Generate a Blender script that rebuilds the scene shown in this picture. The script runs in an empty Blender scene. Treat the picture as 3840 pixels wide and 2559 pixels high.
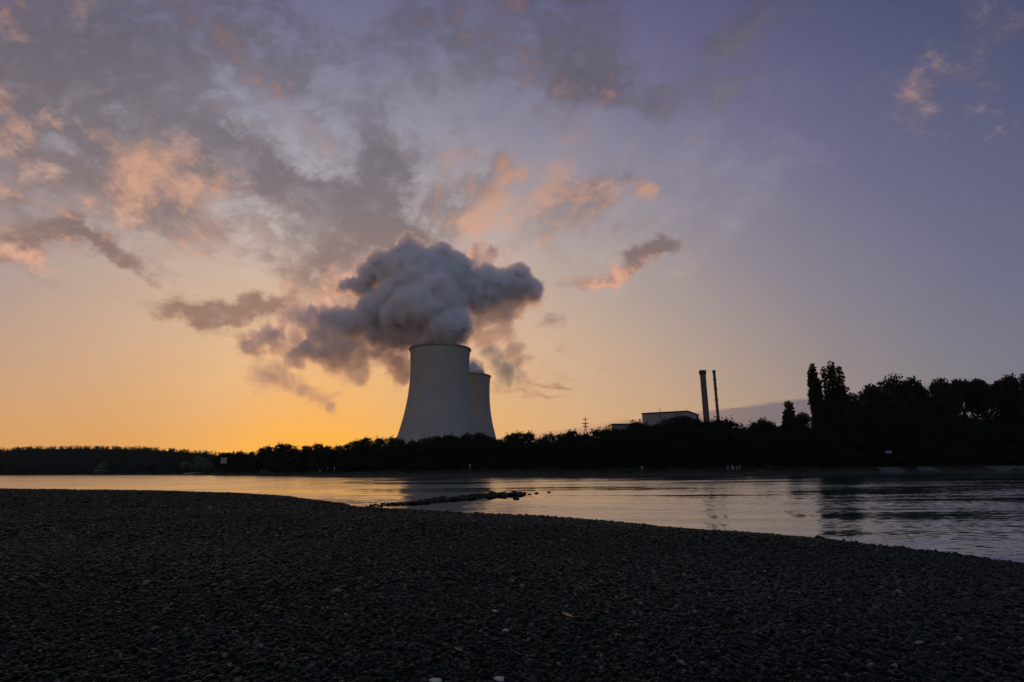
import bpy, bmesh, math, random
import numpy as np
from mathutils import Matrix, Vector

S = bpy.context.scene
C = S.collection
R = math.radians

# ------------------------------------------------------------------ camera
PW, PH, LENS = 3840.0, 2559.0, 20.0
F = LENS / 36.0 * PW
EYE = Vector((0.0, 0.0, 2.6))
PITCH, ROLL = math.atan(477.0 / F), R(0.5)
fw = Vector((0, math.cos(PITCH), math.sin(PITCH)))
u0 = Vector((0, -math.sin(PITCH), math.cos(PITCH)))
r0 = Vector((1, 0, 0))
rt = r0 * math.cos(ROLL) - u0 * math.sin(ROLL)
up = u0 * math.cos(ROLL) + r0 * math.sin(ROLL)
cam_d = bpy.data.cameras.new('camera')
cam = bpy.data.objects.new('camera', cam_d)
C.objects.link(cam)
cam_d.lens, cam_d.sensor_width, cam_d.clip_start, cam_d.clip_end = LENS, 36.0, 0.1, 20000
m = Matrix((rt, up, -fw)).transposed().to_4x4()
m.translation = EYE
cam.matrix_world = m
S.camera = cam


def ray(px, py):
    return fw + rt * ((px - PW / 2) / F) + up * ((PH / 2 - py) / F)


def at(px, py, depth):
    """point seen at a photo pixel, at a given distance north of the camera"""
    d = ray(px, py)
    return EYE + d * (depth / d.y)


def on(px, py, z=0.0):
    d = ray(px, py)
    return EYE + d * ((z - EYE.z) / d.z)


def lin(c):
    return tuple((v / 255 / 12.92 if v / 255 <= 0.04045 else ((v / 255 + 0.055) / 1.055) ** 2.4) for v in c)


# ------------------------------------------------------------------ node expressions
class E:
    """a node socket with arithmetic"""
    def __init__(self, nt, s):
        self.nt, self.s = nt, s

    def _m(self, op, *a, clamp=False):
        n = self.nt.nodes.new('ShaderNodeMath')
        n.operation = op
        n.use_clamp = clamp
        for i, v in enumerate(a):
            if isinstance(v, E):
                self.nt.links.new(v.s, n.inputs[i])
            else:
                n.inputs[i].default_value = v
        return E(self.nt, n.outputs[0])

    def __add__(self, o): return self._m('ADD', self, o)
    def __radd__(self, o): return self._m('ADD', self, o)
    def __sub__(self, o): return self._m('SUBTRACT', self, o)
    def __rsub__(self, o): return self._m('SUBTRACT', o, self)
    def __mul__(self, o): return self._m('MULTIPLY', self, o)
    def __rmul__(self, o): return self._m('MULTIPLY', self, o)
    def __truediv__(self, o): return self._m('DIVIDE', self, o)
    def __rtruediv__(self, o): return self._m('DIVIDE', o, self)
    def __neg__(self): return self._m('MULTIPLY', self, -1.0)
    def f(self, op, *a): return self._m(op, self, *a)
    def clamp(self): return self._m('ADD', self, 0.0, clamp=True)

    def step(self, a, b):
        n = self.nt.nodes.new('ShaderNodeMapRange')
        n.interpolation_type = 'SMOOTHSTEP'
        self.nt.links.new(self.s, n.inputs['Value'])
        for k, v in (('From Min', a), ('From Max', b)):
            if isinstance(v, E):
                self.nt.links.new(v.s, n.inputs[k])
            else:
                n.inputs[k].default_value = v
        return E(self.nt, n.outputs['Result'])


def xyz(nt, x, y, z):
    n = nt.nodes.new('ShaderNodeCombineXYZ')
    for i, v in enumerate((x, y, z)):
        if isinstance(v, E):
            nt.links.new(v.s, n.inputs[i])
        else:
            n.inputs[i].default_value = v
    return E(nt, n.outputs[0])


def sep(nt, v):
    n = nt.nodes.new('ShaderNodeSeparateXYZ')
    nt.links.new(v.s, n.inputs[0])
    return [E(nt, o) for o in n.outputs]


def noise(nt, vec, scale, detail=4.0, rough=0.55, dist=0.0, color=False):
    n = nt.nodes.new('ShaderNodeTexNoise')
    nt.links.new(vec.s, n.inputs['Vector'])
    n.inputs['Scale'].default_value = scale
    n.inputs['Detail'].default_value = detail
    n.inputs['Roughness'].default_value = rough
    n.inputs['Distortion'].default_value = dist
    return E(nt, n.outputs['Color' if color else 0])


def mixc(nt, fac, a, b):
    n = nt.nodes.new('ShaderNodeMix')
    n.data_type = 'RGBA'
    for k, v in ((0, fac), (6, a), (7, b)):
        if isinstance(v, E):
            nt.links.new(v.s, n.inputs[k])
        elif k == 0:
            n.inputs[0].default_value = v
        else:
            n.inputs[k].default_value = (*v, 1.0)
    return E(nt, n.outputs[2])


def ramp(nt, fac, stops):
    n = nt.nodes.new('ShaderNodeValToRGB')
    nt.links.new(fac.s, n.inputs[0])
    el = n.color_ramp.elements
    while len(el) < len(stops):
        el.new(0.5)
    for e, (p, c) in zip(el, stops):
        e.position = p
        e.color = (*c, 1.0)
    return E(nt, n.outputs[0])


# ------------------------------------------------------------------ sky
sun_ray = ray(1207, 1700)
SUN_AZ = math.atan2(sun_ray.x, sun_ray.y)
SUN_EL = R(1.6)

W = bpy.data.worlds.new('World')
S.world = W
W.use_nodes = True
nt = W.node_tree
nt.nodes.clear()
tc = nt.nodes.new('ShaderNodeTexCoord')
D = E(nt, tc.outputs['Generated'])
dx, dy, dz = sep(nt, D)
az = dx.f('ARCTAN2', dy) - SUN_AZ
el = dz.f('ARCSINE')
DEG = 57.29578
azd, eld = az * DEG, el.f('MAXIMUM', 0.0) * DEG
# clear twilight sky: warm at the sun, indigo away from it
azk = azd * (azd.f('LESS_THAN', 0.0) * 0.25 + 0.72)
t = (azk * azk + eld * eld).f('SQRT')
sky = ramp(nt, t / 130.0, [(p / 130, lin(c)) for p, c in (
    (0, (255, 182, 66)), (6, (246, 188, 112)), (12, (232, 192, 148)), (20, (200, 178, 164)), (28, (162, 155, 160)),
    (36, (128, 127, 150)), (45, (99, 100, 138)), (55, (71, 74, 114)), (68, (57, 61, 98)), (95, (84, 95, 122)), (125, (126, 141, 166)))])
hz = (eld / -5.0).f('EXPONENT') * azd.f('ABSOLUTE').step(80.0, 8.0)
sky = mixc(nt, hz * 0.82, sky, lin((232, 152, 66)))
low = (eld / -12.0).f('EXPONENT')
sky = mixc(nt, (eld / -15.0).f('EXPONENT') * azd.step(18.0, 58.0) * 0.85, sky, lin((124, 130, 128)))
sky = mixc(nt, low * azd.step(-5.0, 14.0) * azd.step(62.0, 26.0) * 0.75, sky, lin((224, 174, 110)))
sky = mixc(nt, (eld / -10.0).f('EXPONENT') * azd.step(-2.0, -18.0) * 0.85, sky, lin((218, 156, 76)))
gl = ((azd * azd * 0.55 + eld * eld * 5.0) / -60.0).f('EXPONENT')
sky = mixc(nt, gl * 0.9, sky, lin((255, 184, 60)))

# clouds: a high flat layer with wind streaks, more of it in some directions than in others
front = dy.step(0.0, 0.2)
yy = dy.f('MAXIMUM', 0.05)
U, V = dx / yy, dz / yy
pz = dz.f('MAXIMUM', 0.0) + 0.13
cx0, cy0 = dx / pz, dy / pz
WA = R(-9)
ca, sa = math.cos(WA), math.sin(WA)
al = cx0 * sa + cy0 * ca
ac = cx0 * ca - cy0 * sa
P = xyz(nt, ac, al * 0.42, 4.7)
Psun = xyz(nt, ac + 0.02, al * 0.42 + 0.09, 4.7)
wv = noise(nt, xyz(nt, U, V, 0.3), 5.0, 5, 0.6, color=True)
wx, wy, _ = sep(nt, wv)
Uw, Vw = U + (wx - 0.5) * 0.26, V + (wy - 0.5) * 0.20


def uv(px, py):
    d = ray(px, py)
    return d.x / d.y, d.z / d.y


def blob(px, py, rx, ry, rot, amp):
    """a soft patch of sky direction: centre, half sizes and tilt given on the photograph"""
    u, v = uv(px, py)
    a = R(rot)
    u2, v2 = uv(px + rx * math.cos(a), py - rx * math.sin(a))
    u3, v3 = uv(px - ry * math.sin(a), py - ry * math.cos(a))
    l1, l2 = math.hypot(u2 - u, v2 - v), math.hypot(u3 - u, v3 - v)
    c, s = (u2 - u) / l1, (v2 - v) / l1
    du, dv = Uw - u, Vw - v
    p = (du * c + dv * s) / l1
    q = (dv * c - du * s) / l2
    return ((p * p + q * q) * -1.0).f('EXPONENT') * amp


def total(lst):
    o = None
    for b in lst:
        g = blob(*b)
        o = g if o is None else o + g
    return o * front


n1 = noise(nt, P, 2.6, 11, 0.66, 0.45)
n1s = noise(nt, Psun, 2.6, 6, 0.56, 0.45)
nb = noise(nt, xyz(nt, ac + 3.0, al * 0.5, 2.0), 1.1, 3, 0.5, 0.3)
n2 = noise(nt, xyz(nt, U, V * 1.25, 1.7), 11.0, 9, 0.68, 0.25)
n3 = noise(nt, xyz(nt, ac, al * 0.62, 5.0), 5.5, 8, 0.62, 0.4)
cover = total([
    (250, 380, 560, 320, -15, .20), (1050, 640, 360, 90, -26, .24), (1360, 810, 230, 60, -30, .24), (780, 640, 140, 50, -15, .14),
    (1420, 620, 100, 170, 35, .22), (1180, 700, 90, 50, 0, .12), (320, 945, 270, 34, -22, .36), (40, 920, 130, 50, -15, .32), (850, 1160, 230, 50, -3, .42), (1000, 1130, 90, 36, 0, .2),
    (2280, 1010, 190, 36, 22, .36), (2430, 940, 85, 36, 10, .42), (2000, 800, 420, 220, -25, .13), (2380, 700, 100, 46, -25, .24), (2600, 870, 70, 30, 12, .20),
    (2200, 780, 190, 90, 5, .17), (1900, 640, 110, 90, 30, .2), (1700, 800, 120, 150, 40, .16), (3480, 430, 280, 60, 36, .05), (3650, 330, 180, 50, 36, .03), (3720, 120, 200, 65, 36, .03), (2780, 60, 200, 50, 40, .14), (2640, 180, 60, 60, 0, .16),
    (1300, 60, 1300, 300, 0, .13), (150, 120, 600, 300, 0, .20), (900, 860, 700, 230, -14, .21), (300, 700, 500, 180, -10, .12), (1500, 1000, 420, 150, 0, .12), (2330, 310, 330, 120, -10, .20), (1950, 1478, 105, 11, 3, .50),
    (1150, 350, 860, 400, -20, .10), (2030, 1425, 80, 7, 0, .34), (1250, 1000, 160, 60, 0, .1), (2080, 1190, 110, 40, -10, .16),
    (250, 1400, 560, 200, -18, -.4), (3100, 1000, 500, 420, 0, -.25), (3650, 1250, 700, 330, 0, -.5)])
soft = (n1 * 0.75 + nb * 0.25 + cover * 0.95 + (n2 - 0.5) * 0.60 + (n3 - 0.5) * 0.46)
dens = soft.step(0.54, 0.82) * dz.step(0.08, 0.16) * front
denslow = (n2 * 0.62 + cover * 0.9).step(0.48, 0.84) * front
dens = dens.f('MAXIMUM', denslow)
veil = (total([(900, 560, 1200, 430, -16, .95), (1700, 300, 1000, 520, 0, .5), (3650, 1250, 700, 400, 0, -.6)]) + (n1 - 0.5) * 1.2 + (nb - 0.5) * 0.8 + (n2 - 0.5) * 0.7 - (n3 - 0.5) * 0.5).step(0.1, 1.2)
veilc = ramp(nt, eld / 60.0, [(0, lin((236, 190, 152))), (.28, lin((224, 202, 186))), (.42, lin((186, 178, 184))), (.55, lin((150, 148, 164))), (.7, lin((114, 113, 132))), (.88, lin((82, 82, 100)))])
sky = mixc(nt, veil * 0.75, sky, veilc)
# sides of the cloud turned to the sun are salmon, the rest slate
lit = ((n1 - n1s) * 5.0 + (n2 - 0.5) * 2.6 + (nb - 0.5) * 1.5 + total([
    (400, 510, 250, 50, -18, .55), (470, 410, 130, 50, -18, .5), (2200, 790, 240, 130, 0, .6), (1950, 650, 140, 120, 0, .9), (150, 990, 420, 50, -20, .8), (2230, 1050, 170, 40, 20, .9), (2000, 250, 600, 200, 0, -.7), (2380, 340, 90, 30, -10, .5),
    (1800, 840, 200, 110, 0, .6), (1150, 1000, 330, 130, 0, .9), (2400, 710, 110, 60, 0, .9), (330, 640, 260, 50, -10, .2), (1000, 640, 320, 90, -26, -.6), (1400, 700, 190, 220, 0, -.8), (2430, 930, 100, 40, 10, -.7), (3500, 400, 500, 500, 0, -.5), (800, 100, 900, 200, 0, -.3), (850, 1150, 240, 50, 0, -.2)])).step(-0.05, 1.25)
darkc = ramp(nt, eld / 60.0, [(0, lin((150, 104, 74))), (.25, lin((136, 106, 96))), (.42, lin((112, 101, 106))), (.6, lin((96, 91, 103))), (.72, lin((76, 75, 88))), (.92, lin((62, 63, 78)))])
litc = ramp(nt, eld / 60.0, [(0, lin((226, 150, 98))), (.25, lin((236, 172, 140))), (.42, lin((206, 154, 124))), (.6, lin((178, 124, 98))), (.75, lin((122, 100, 104))), (.95, lin((92, 84, 98)))])
cl = mixc(nt, lit, darkc, litc)
cl = mixc(nt, ((n3 - 0.5) * 0.9 + (n2 - 0.5) * 1.1).step(-0.04, 0.34) * 0.28, cl, veilc)
sky = mixc(nt, dens * 0.85, sky, cl)
# low bank of stratus far beyond the power station
edge = 0.056 + (U - 0.0) * 0.118 + (noise(nt, xyz(nt, U * 1.0, V * 14.0, 0.0), 5.0, 4, 0.6) - 0.5) * 0.022
bank = (edge - V).step(-0.002, 0.006) * U.step(-0.08, 0.1) * U.step(0.95, 0.6) * front
sky = mixc(nt, bank * 0.85, sky, mixc(nt, U.step(0.0, 0.5), lin((196, 148, 118)), lin((112, 104, 116))))
nis = nt.nodes.new('ShaderNodeTexSky')
nis.sky_type = 'NISHITA'
nis.sun_disc = False
nis.sun_elevation = SUN_EL
nis.sun_rotation = SUN_AZ
bg0 = nt.nodes.new('ShaderNodeBackground')
nt.links.new(nis.outputs[0], bg0.inputs[0])
bg0.inputs[1].default_value = 0.004
bg = nt.nodes.new('ShaderNodeBackground')
nt.links.new(sky.s, bg.inputs[0])
bg.inputs[1].default_value = 1.0
addw = nt.nodes.new('ShaderNodeAddShader')
nt.links.new(bg.outputs[0], addw.inputs[0])
nt.links.new(bg0.outputs[0], addw.inputs[1])
wo = nt.nodes.new('ShaderNodeOutputWorld')
nt.links.new(addw.outputs[0], wo.inputs[0])

# ------------------------------------------------------------------ sun
sl = bpy.data.lights.new('sun', 'SUN')
sl.energy, sl.angle, sl.color = 2.2, R(0.5), (1.0, 0.45, 0.18)
so = bpy.data.objects.new('sun', sl)
C.objects.link(so)
sd = Vector((math.sin(SUN_AZ) * math.cos(SUN_EL), math.cos(SUN_AZ) * math.cos(SUN_EL), math.sin(SUN_EL)))
so.rotation_euler = sd.to_track_quat('Z', 'Y').to_euler()
so.location = sd * 300

S.view_settings.view_transform = 'Standard'
S.view_settings.look = 'None'
S.view_settings.exposure = 0.0
S.view_settings.gamma = 1.0
S.cycles.volume_bounces = 8
S.cycles.max_bounces = 8
S.cycles.transparent_max_bounces = 16
S.cycles.use_denoising = True
S.cycles.volume_step_rate = 1.5
S.cycles.volume_max_steps = 256


# ------------------------------------------------------------------ helpers
def mat(name, col, rough=0.8, spec=0.3, var=0.0, scale=1.0, col2=None, bump=0.0, bscale=None):
    mt = bpy.data.materials.new(name)
    mt.use_nodes = True
    t_ = mt.node_tree
    b = t_.nodes['Principled BSDF']
    b.inputs['Roughness'].default_value = rough
    b.inputs['Specular IOR Level'].default_value = spec
    b.inputs['Base Color'].default_value = (*col, 1)
    if var or col2:
        tcn = t_.nodes.new('ShaderNodeTexCoord')
        v = E(t_, tcn.outputs['Object'])
        n = noise(t_, v, scale, 6, 0.6)
        c2 = col2 or tuple(c * (1 - var) for c in col)
        mx = mixc(t_, n.step(0.35, 0.65), col, c2)
        t_.links.new(mx.s, b.inputs['Base Color'])
        if bump:
            bn = t_.nodes.new('ShaderNodeBump')
            bn.inputs['Distance'].default_value = bump
            t_.links.new(noise(t_, v, bscale or scale * 3, 5, 0.6).s, bn.inputs['Height'])
            t_.links.new(bn.outputs[0], b.inputs['Normal'])
    return mt


def tag(o, label=None, cat=None, group=None, kind=None):
    for k, v in (('label', label), ('category', cat), ('group', group), ('kind', kind)):
        if v:
            o[k] = v
    return o


def empty(name, loc, label, cat, group=None):
    o = bpy.data.objects.new(name, None)
    o.empty_display_size = 0.2
    C.objects.link(o)
    o.location = loc
    return tag(o, label, cat, group)


def link(name, me, parent=None, mt=None):
    o = bpy.data.objects.new(name, me)
    C.objects.link(o)
    if parent:
        o.parent = parent
    if mt and not me.materials:
        me.materials.append(mt)
    return o


def mesh_np(name, v, f, smooth=False):
    """mesh from vertex array and equal-sided face array"""
    me = bpy.data.meshes.new(name)
    v = np.asarray(v, dtype=np.float32)
    f = np.asarray(f, dtype=np.int32)
    k = f.shape[1]
    me.vertices.add(len(v))
    me.vertices.foreach_set('co', v.ravel())
    me.loops.add(f.size)
    me.loops.foreach_set('vertex_index', f.ravel())
    me.polygons.add(len(f))
    me.polygons.foreach_set('loop_start', np.arange(0, f.size, k, dtype=np.int32))
    me.polygons.foreach_set('use_smooth', np.full(len(f), smooth, dtype=bool))
    me.update(calc_edges=True)
    return me


def mesh_py(name, v, f, smooth=False):
    me = bpy.data.meshes.new(name)
    me.from_pydata([tuple(a) for a in v], [], f)
    me.polygons.foreach_set('use_smooth', [smooth] * len(f))
    me.update()
    return me


class MB:
    """collects boxes, tubes and lathes into one mesh"""
    def __init__(self):
        self.v, self.f = [], []

    def add(self, v, f):
        o = len(self.v)
        self.v += [tuple(a) for a in v]
        self.f += [tuple(i + o for i in q) for q in f]
        return self

    def box(self, lo, hi):
        a, b = lo, hi
        v = [(x, y, z) for x in (a[0], b[0]) for y in (a[1], b[1]) for z in (a[2], b[2])]
        return self.add(v, [(0, 1, 3, 2), (4, 6, 7, 5), (0, 4, 5, 1), (2, 3, 7, 6), (0, 2, 6, 4), (1, 5, 7, 3)])

    def tube(self, p, q, r1, r2=None, n=8, caps=True):
        r2 = r1 if r2 is None else r2
        p, q = Vector(p), Vector(q)
        d = (q - p).normalized()
        a = d.orthogonal().normalized()
        b = d.cross(a)
        v = []
        for c, r in ((p, r1), (q, r2)):
            for i in range(n):
                t_ = 2 * math.pi * i / n
                v.append(c + a * (r * math.cos(t_)) + b * (r * math.sin(t_)))
        f = [(i, (i + 1) % n, n + (i + 1) % n, n + i) for i in range(n)]
        if caps:
            f += [tuple(range(n - 1, -1, -1)), tuple(range(n, 2 * n))]
        return self.add(v, f)

    def lathe(self, prof, n=48):
        v, f = [], []
        for r, z in prof:
            for i in range(n):
                t_ = 2 * math.pi * i / n
                v.append((r * math.cos(t_), r * math.sin(t_), z))
        for k in range(len(prof) - 1):
            for i in range(n):
                j = (i + 1) % n
                f.append((k * n + i, k * n + j, (k + 1) * n + j, (k + 1) * n + i))
        return self.add(v, f)

    def build(self, name, mt, parent=None, smooth=False):
        me = mesh_py(name, self.v, self.f, smooth)
        return link(name, me, parent, mt)


rng = np.random.default_rng(11)
random.seed(5)

# ------------------------------------------------------------------ ground: gravel beach
SH = [(-1500, 1850), (-700, 1838), (-300, 1838), (0, 1842), (300, 1844), (600, 1847), (900, 1853), (1080, 1862), (1160, 1876), (1290, 1891), (1345, 1903), (1480, 1912),
      (1600, 1918), (1730, 1927), (1860, 1934), (2000, 1938), (2160, 1946), (2400, 1968), (2600, 1990), (2900, 2010), (3080, 2026), (3300, 2050), (3500, 2072),
      (3700, 2096), (3840, 2110), (4300, 2165)]
shore = np.array([[on(*p).x, on(*p).y] for p in SH])
shore = np.vstack([[shore[0, 0] - 60, shore[0, 1] - 8], shore, [shore[-1, 0] + 6, shore[-1, 1] - 9], [shore[-1, 0] + 9, -80]])


def shore_dist(x, y):
    """distance from the waterline, positive on the beach side"""
    best = np.full(x.shape, 1e9)
    sgn = np.ones(x.shape)
    for (ax, ay), (bx, by) in zip(shore[:-1], shore[1:]):
        ex, ey = bx - ax, by - ay
        tt = np.clip(((x - ax) * ex + (y - ay) * ey) / (ex * ex + ey * ey), 0, 1)
        qx, qy = x - ax - tt * ex, y - ay - tt * ey
        d2 = qx * qx + qy * qy
        cr = ex * qy - ey * qx
        s_ = np.where(cr > 0, -1.0, 1.0)
        up_ = d2 < best - 1e-9
        best = np.where(up_, d2, best)
        sgn = np.where(up_, s_, sgn)
    return np.sqrt(best) * sgn


def fbm(x, y, seed, octs=4):
    r_ = np.random.default_rng(seed)
    o = np.zeros_like(x)
    a, fr = 1.0, 1.0
    for _ in range(octs):
        for _k in range(3):
            th, ph = r_.uniform(0, 2 * math.pi, 2)
            o += a / 3 * np.sin(fr * (x * math.cos(th) + y * math.sin(th)) + ph)
        a *= 0.5
        fr *= 2.1
    return o


def beach_z(x, y):
    s_ = shore_dist(x, y) + 0.25 * fbm(x * 1.1, y * 1.1, 3, 3)
    z = 0.95 * (1 - np.exp(-np.maximum(s_, 0) / 9.0)) + np.minimum(s_, 0) * 0.14
    return z + 0.03 * fbm(x * 0.5, y * 0.5, 9, 4) * np.clip(s_ / 3, 0, 1)


ang = np.radians(np.concatenate([np.linspace(-64, 64, 300), np.linspace(66, 294, 60)]))
rad = np.concatenate([[0.3], np.geomspace(1.0, 170, 300)])
A_, R_ = np.meshgrid(ang, rad)
gx, gy = R_ * np.sin(A_), R_ * np.cos(A_)
gz = np.maximum(beach_z(gx, gy), -2.2)
na, nr = len(ang), len(rad)
idx = np.arange(na * nr).reshape(nr, na)
nxt = np.roll(idx, -1, axis=1)
quads = np.stack([idx[:-1], nxt[:-1], nxt[1:], idx[1:]], -1).reshape(-1, 4)[:, ::-1]
me = mesh_np('beach', np.stack([gx, gy, gz], -1).reshape(-1, 3), quads, True)
mb = bpy.data.materials.new('gravel_bed')
mb.use_nodes = True
t2 = mb.node_tree
bs = t2.nodes['Principled BSDF']
gv = E(t2, t2.nodes.new('ShaderNodeTexCoord').outputs['Object'])
vo = t2.nodes.new('ShaderNodeTexVoronoi')
vo.inputs['Scale'].default_value = 14.0
t2.links.new(gv.s, vo.inputs['Vector'])
vc = sep(t2, E(t2, vo.outputs['Color']))[0]
colr = ramp(t2, vc, [(0, (0.005, 0.006, 0.006)), (.5, (0.009, 0.012, 0.011)), (.85, (0.017, 0.017, 0.013)), (1, (0.03, 0.03, 0.03))])
t2.links.new(colr.s, bs.inputs['Base Color'])
bs.inputs['Roughness'].default_value = 0.8
bs.inputs['Specular IOR Level'].default_value = 0.05
bn = t2.nodes.new('ShaderNodeBump')
bn.inputs['Distance'].default_value = 0.05
bn.inputs['Strength'].default_value = 1.0
t2.links.new((1.0 - E(t2, vo.outputs['Distance'])).s, bn.inputs['Height'])
t2.links.new(bn.outputs[0], bs.inputs['Normal'])
me.materials.append(mb)
tag(link('beach', me), kind='structure')

# loose pebbles over the beach: far too many to count, one object
pts, scl = [], []
for d0, d1, sp, s0 in ((2.5, 9, .034, .0185), (9, 16, .048, .0225), (16, 30, .085, .032), (30, 95, .20, .046)):
    n = int((d1 * d1 - d0 * d0) * math.tan(R(47)) / (sp * sp))
    yy_ = np.sqrt(rng.uniform(d0 * d0, d1 * d1, n))
    xx_ = yy_ * rng.uniform(-1, 1, n) * math.tan(R(47))
    k = shore_dist(xx_, yy_) > -0.35
    xx_, yy_ = xx_[k], yy_[k]
    s_ = s0 * np.exp(rng.normal(0, .36, len(xx_)))
    s_ = s_ * np.exp(.38 * fbm(xx_ * .22 + yy_ * .1, yy_ * .45, 21, 4))
    s_ = np.minimum(s_, 2.1 * s0)
    pts.append(np.stack([xx_, yy_, beach_z(xx_, yy_) + s_ * rng.uniform(-.1, .75, len(xx_))], -1))
    scl.append(s_)
pts, scl = np.concatenate(pts), np.concatenate(scl)
pm = bpy.data.meshes.new('gravel')
pm.vertices.add(len(pts))
pm.vertices.foreach_set('co', pts.astype(np.float32).ravel())
pm.attributes.new('size', 'FLOAT', 'POINT').data.foreach_set('value', scl.astype(np.float32))
rot = np.stack([rng.normal(0, .42, len(pts)), rng.normal(0, .42, len(pts)), rng.uniform(0, 6.28, len(pts))], -1)
pm.attributes.new('turn', 'FLOAT_VECTOR', 'POINT').data.foreach_set('vector', rot.astype(np.float32).ravel())
gravel = tag(link('gravel', pm), kind='stuff')

mp = bpy.data.materials.new('pebble')
mp.use_nodes = True
t2 = mp.node_tree
bs = t2.nodes['Principled BSDF']
oi = t2.nodes.new('ShaderNodeObjectInfo')
pc = ramp(t2, E(t2, oi.outputs['Random']), [(0, (.003, .005, .005)), (.22, (.006, .012, .012)), (.45, (.008, .018, .012)), (.60, (.012, .017, .012)), (.78, (.007, .016, .023)),
                                            (.90, (.020, .032, .027)), (.985, (.045, .050, .042)), (1, (.16, .16, .13))])
t2.links.new(pc.s, bs.inputs['Base Color'])
bs.inputs['Roughness'].default_value = 0.36
bs.inputs['Specular IOR Level'].default_value = 0.05

gt = bpy.data.node_groups.new('scatter_pebbles', 'GeometryNodeTree')
gt.interface.new_socket('Geometry', in_out='INPUT', socket_type='NodeSocketGeometry')
gt.interface.new_socket('Geometry', in_out='OUTPUT', socket_type='NodeSocketGeometry')
gi, go = gt.nodes.new('NodeGroupInput'), gt.nodes.new('NodeGroupOutput')
jn = gt.nodes.new('GeometryNodeJoinGeometry')
for k, (sx, sy, sz) in enumerate(((1.25, .95, .55), (1.0, .85, .62), (1.5, .9, .5), (1.1, 1.05, .42), (.9, .8, .7))):
    ico = gt.nodes.new('GeometryNodeMeshIcoSphere')
    ico.inputs['Subdivisions'].default_value = 3
    sp = gt.nodes.new('GeometryNodeSetPosition')
    pos = E(gt, gt.nodes.new('GeometryNodeInputPosition').outputs[0])
    x_, y_, z_ = sep(gt, pos)
    nn = noise(gt, xyz(gt, x_ + 7.3 * k, y_, z_), 0.9, 1, .4) * 1.1 + 0.45
    np_ = xyz(gt, x_ * nn * sx, y_ * nn * sy, z_ * nn * sz)
    gt.links.new(ico.outputs[0], sp.inputs['Geometry'])
    gt.links.new(np_.s, sp.inputs['Position'])
    sm = gt.nodes.new('GeometryNodeSetShadeSmooth')
    gt.links.new(sp.outputs[0], sm.inputs[0])
    st = gt.nodes.new('GeometryNodeSetMaterial')
    st.inputs['Material'].default_value = mp
    gt.links.new(sm.outputs[0], st.inputs[0])
    g2 = gt.nodes.new('GeometryNodeGeometryToInstance')
    gt.links.new(st.outputs[0], g2.inputs[0])
    gt.links.new(g2.outputs[0], jn.inputs[0])
iop = gt.nodes.new('GeometryNodeInstanceOnPoints')
gt.links.new(gi.outputs[0], iop.inputs['Points'])
gt.links.new(jn.outputs[0], iop.inputs['Instance'])
iop.inputs['Pick Instance'].default_value = True
ri = gt.nodes.new('FunctionNodeRandomValue')
ri.data_type = 'INT'
ri.inputs[4].default_value, ri.inputs[5].default_value = 0, 4
gt.links.new(ri.outputs[2], iop.inputs['Instance Index'])
for nm, tp, sk in (('turn', 'FLOAT_VECTOR', 'Rotation'), ('size', 'FLOAT', 'Scale')):
    na_ = gt.nodes.new('GeometryNodeInputNamedAttribute')
    na_.data_type = tp
    na_.inputs[0].default_value = nm
    src = [o for o in na_.outputs if o.enabled and o.name == 'Attribute'][0]
    gt.links.new(src, iop.inputs[sk])
gt.links.new(iop.outputs[0], go.inputs[0])
gravel.modifiers.new('scatter', 'NODES').node_group = gt
pm.materials.append(mp)

# ------------------------------------------------------------------ river
wm = bpy.data.materials.new('river_water')
wm.use_nodes = True
t2 = wm.node_tree
bs = t2.nodes['Principled BSDF']
bs.inputs['Base Color'].default_value = (.008, .036, .040, 1)
bs.inputs['Roughness'].default_value = 0.07
bs.inputs['IOR'].default_value = 2.0
ov = E(t2, t2.nodes.new('ShaderNodeTexCoord').outputs['Object'])
ox, oy, oz = sep(t2, ov)
c1 = sep(t2, noise(t2, xyz(t2, ox * 0.45, oy, 0.0), 3.6, 4, .6, color=True))
c2 = sep(t2, noise(t2, xyz(t2, ox * 0.30, oy, 3.0), 0.55, 3, .6, 0.4, color=True))
c3 = noise(t2, xyz(t2, ox * 0.22, oy, 0.0), 0.075, 4, .6, 0.6)
c4 = noise(t2, xyz(t2, ox * 0.16, oy, 8.0), 0.30, 5, .65, 0.5)
ruff = (c3 * 0.55 + c4 * 0.45).step(0.40, 0.58) * 0.84 + 0.16
sx_ = ((c1[0] - 0.5) * 0.8 + (c2[0] - 0.5) * 0.25) * ruff
sy_ = ((c1[1] - 0.5).f('ABSOLUTE') * 0.42 + (c2[1] - 0.5).f('ABSOLUTE') * 0.26 + 0.022) * ruff * -1.0 - 0.013
nv = t2.nodes.new('ShaderNodeVectorMath')
nv.operation = 'NORMALIZE'
t2.links.new(xyz(t2, sx_, sy_, 1.0).s, nv.inputs[0])
t2.links.new(nv.outputs[0], bs.inputs['Normal'])
wme = mesh_py('river', [(-3000, -200, 0), (3000, -200, 0), (3000, 2500, 0), (-3000, 2500, 0)], [(0, 1, 2, 3)])
wme.materials.append(wm)
tag(link('river', wme), kind='structure')

# ------------------------------------------------------------------ far bank
BK = [(-900, 900), (-300, 720), (0, 600), (450, 480), (900, 345), (1200, 270), (1600, 222), (2000, 205), (2400, 196), (2800, 192), (3300, 194), (3840, 205), (4600, 220), (6000, 240)]
bx_ = np.array([b[0] for b in BK], float)
bd_ = np.array([b[1] for b in BK], float)


def bank_depth(px):
    return float(np.interp(px, bx_, bd_))


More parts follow.
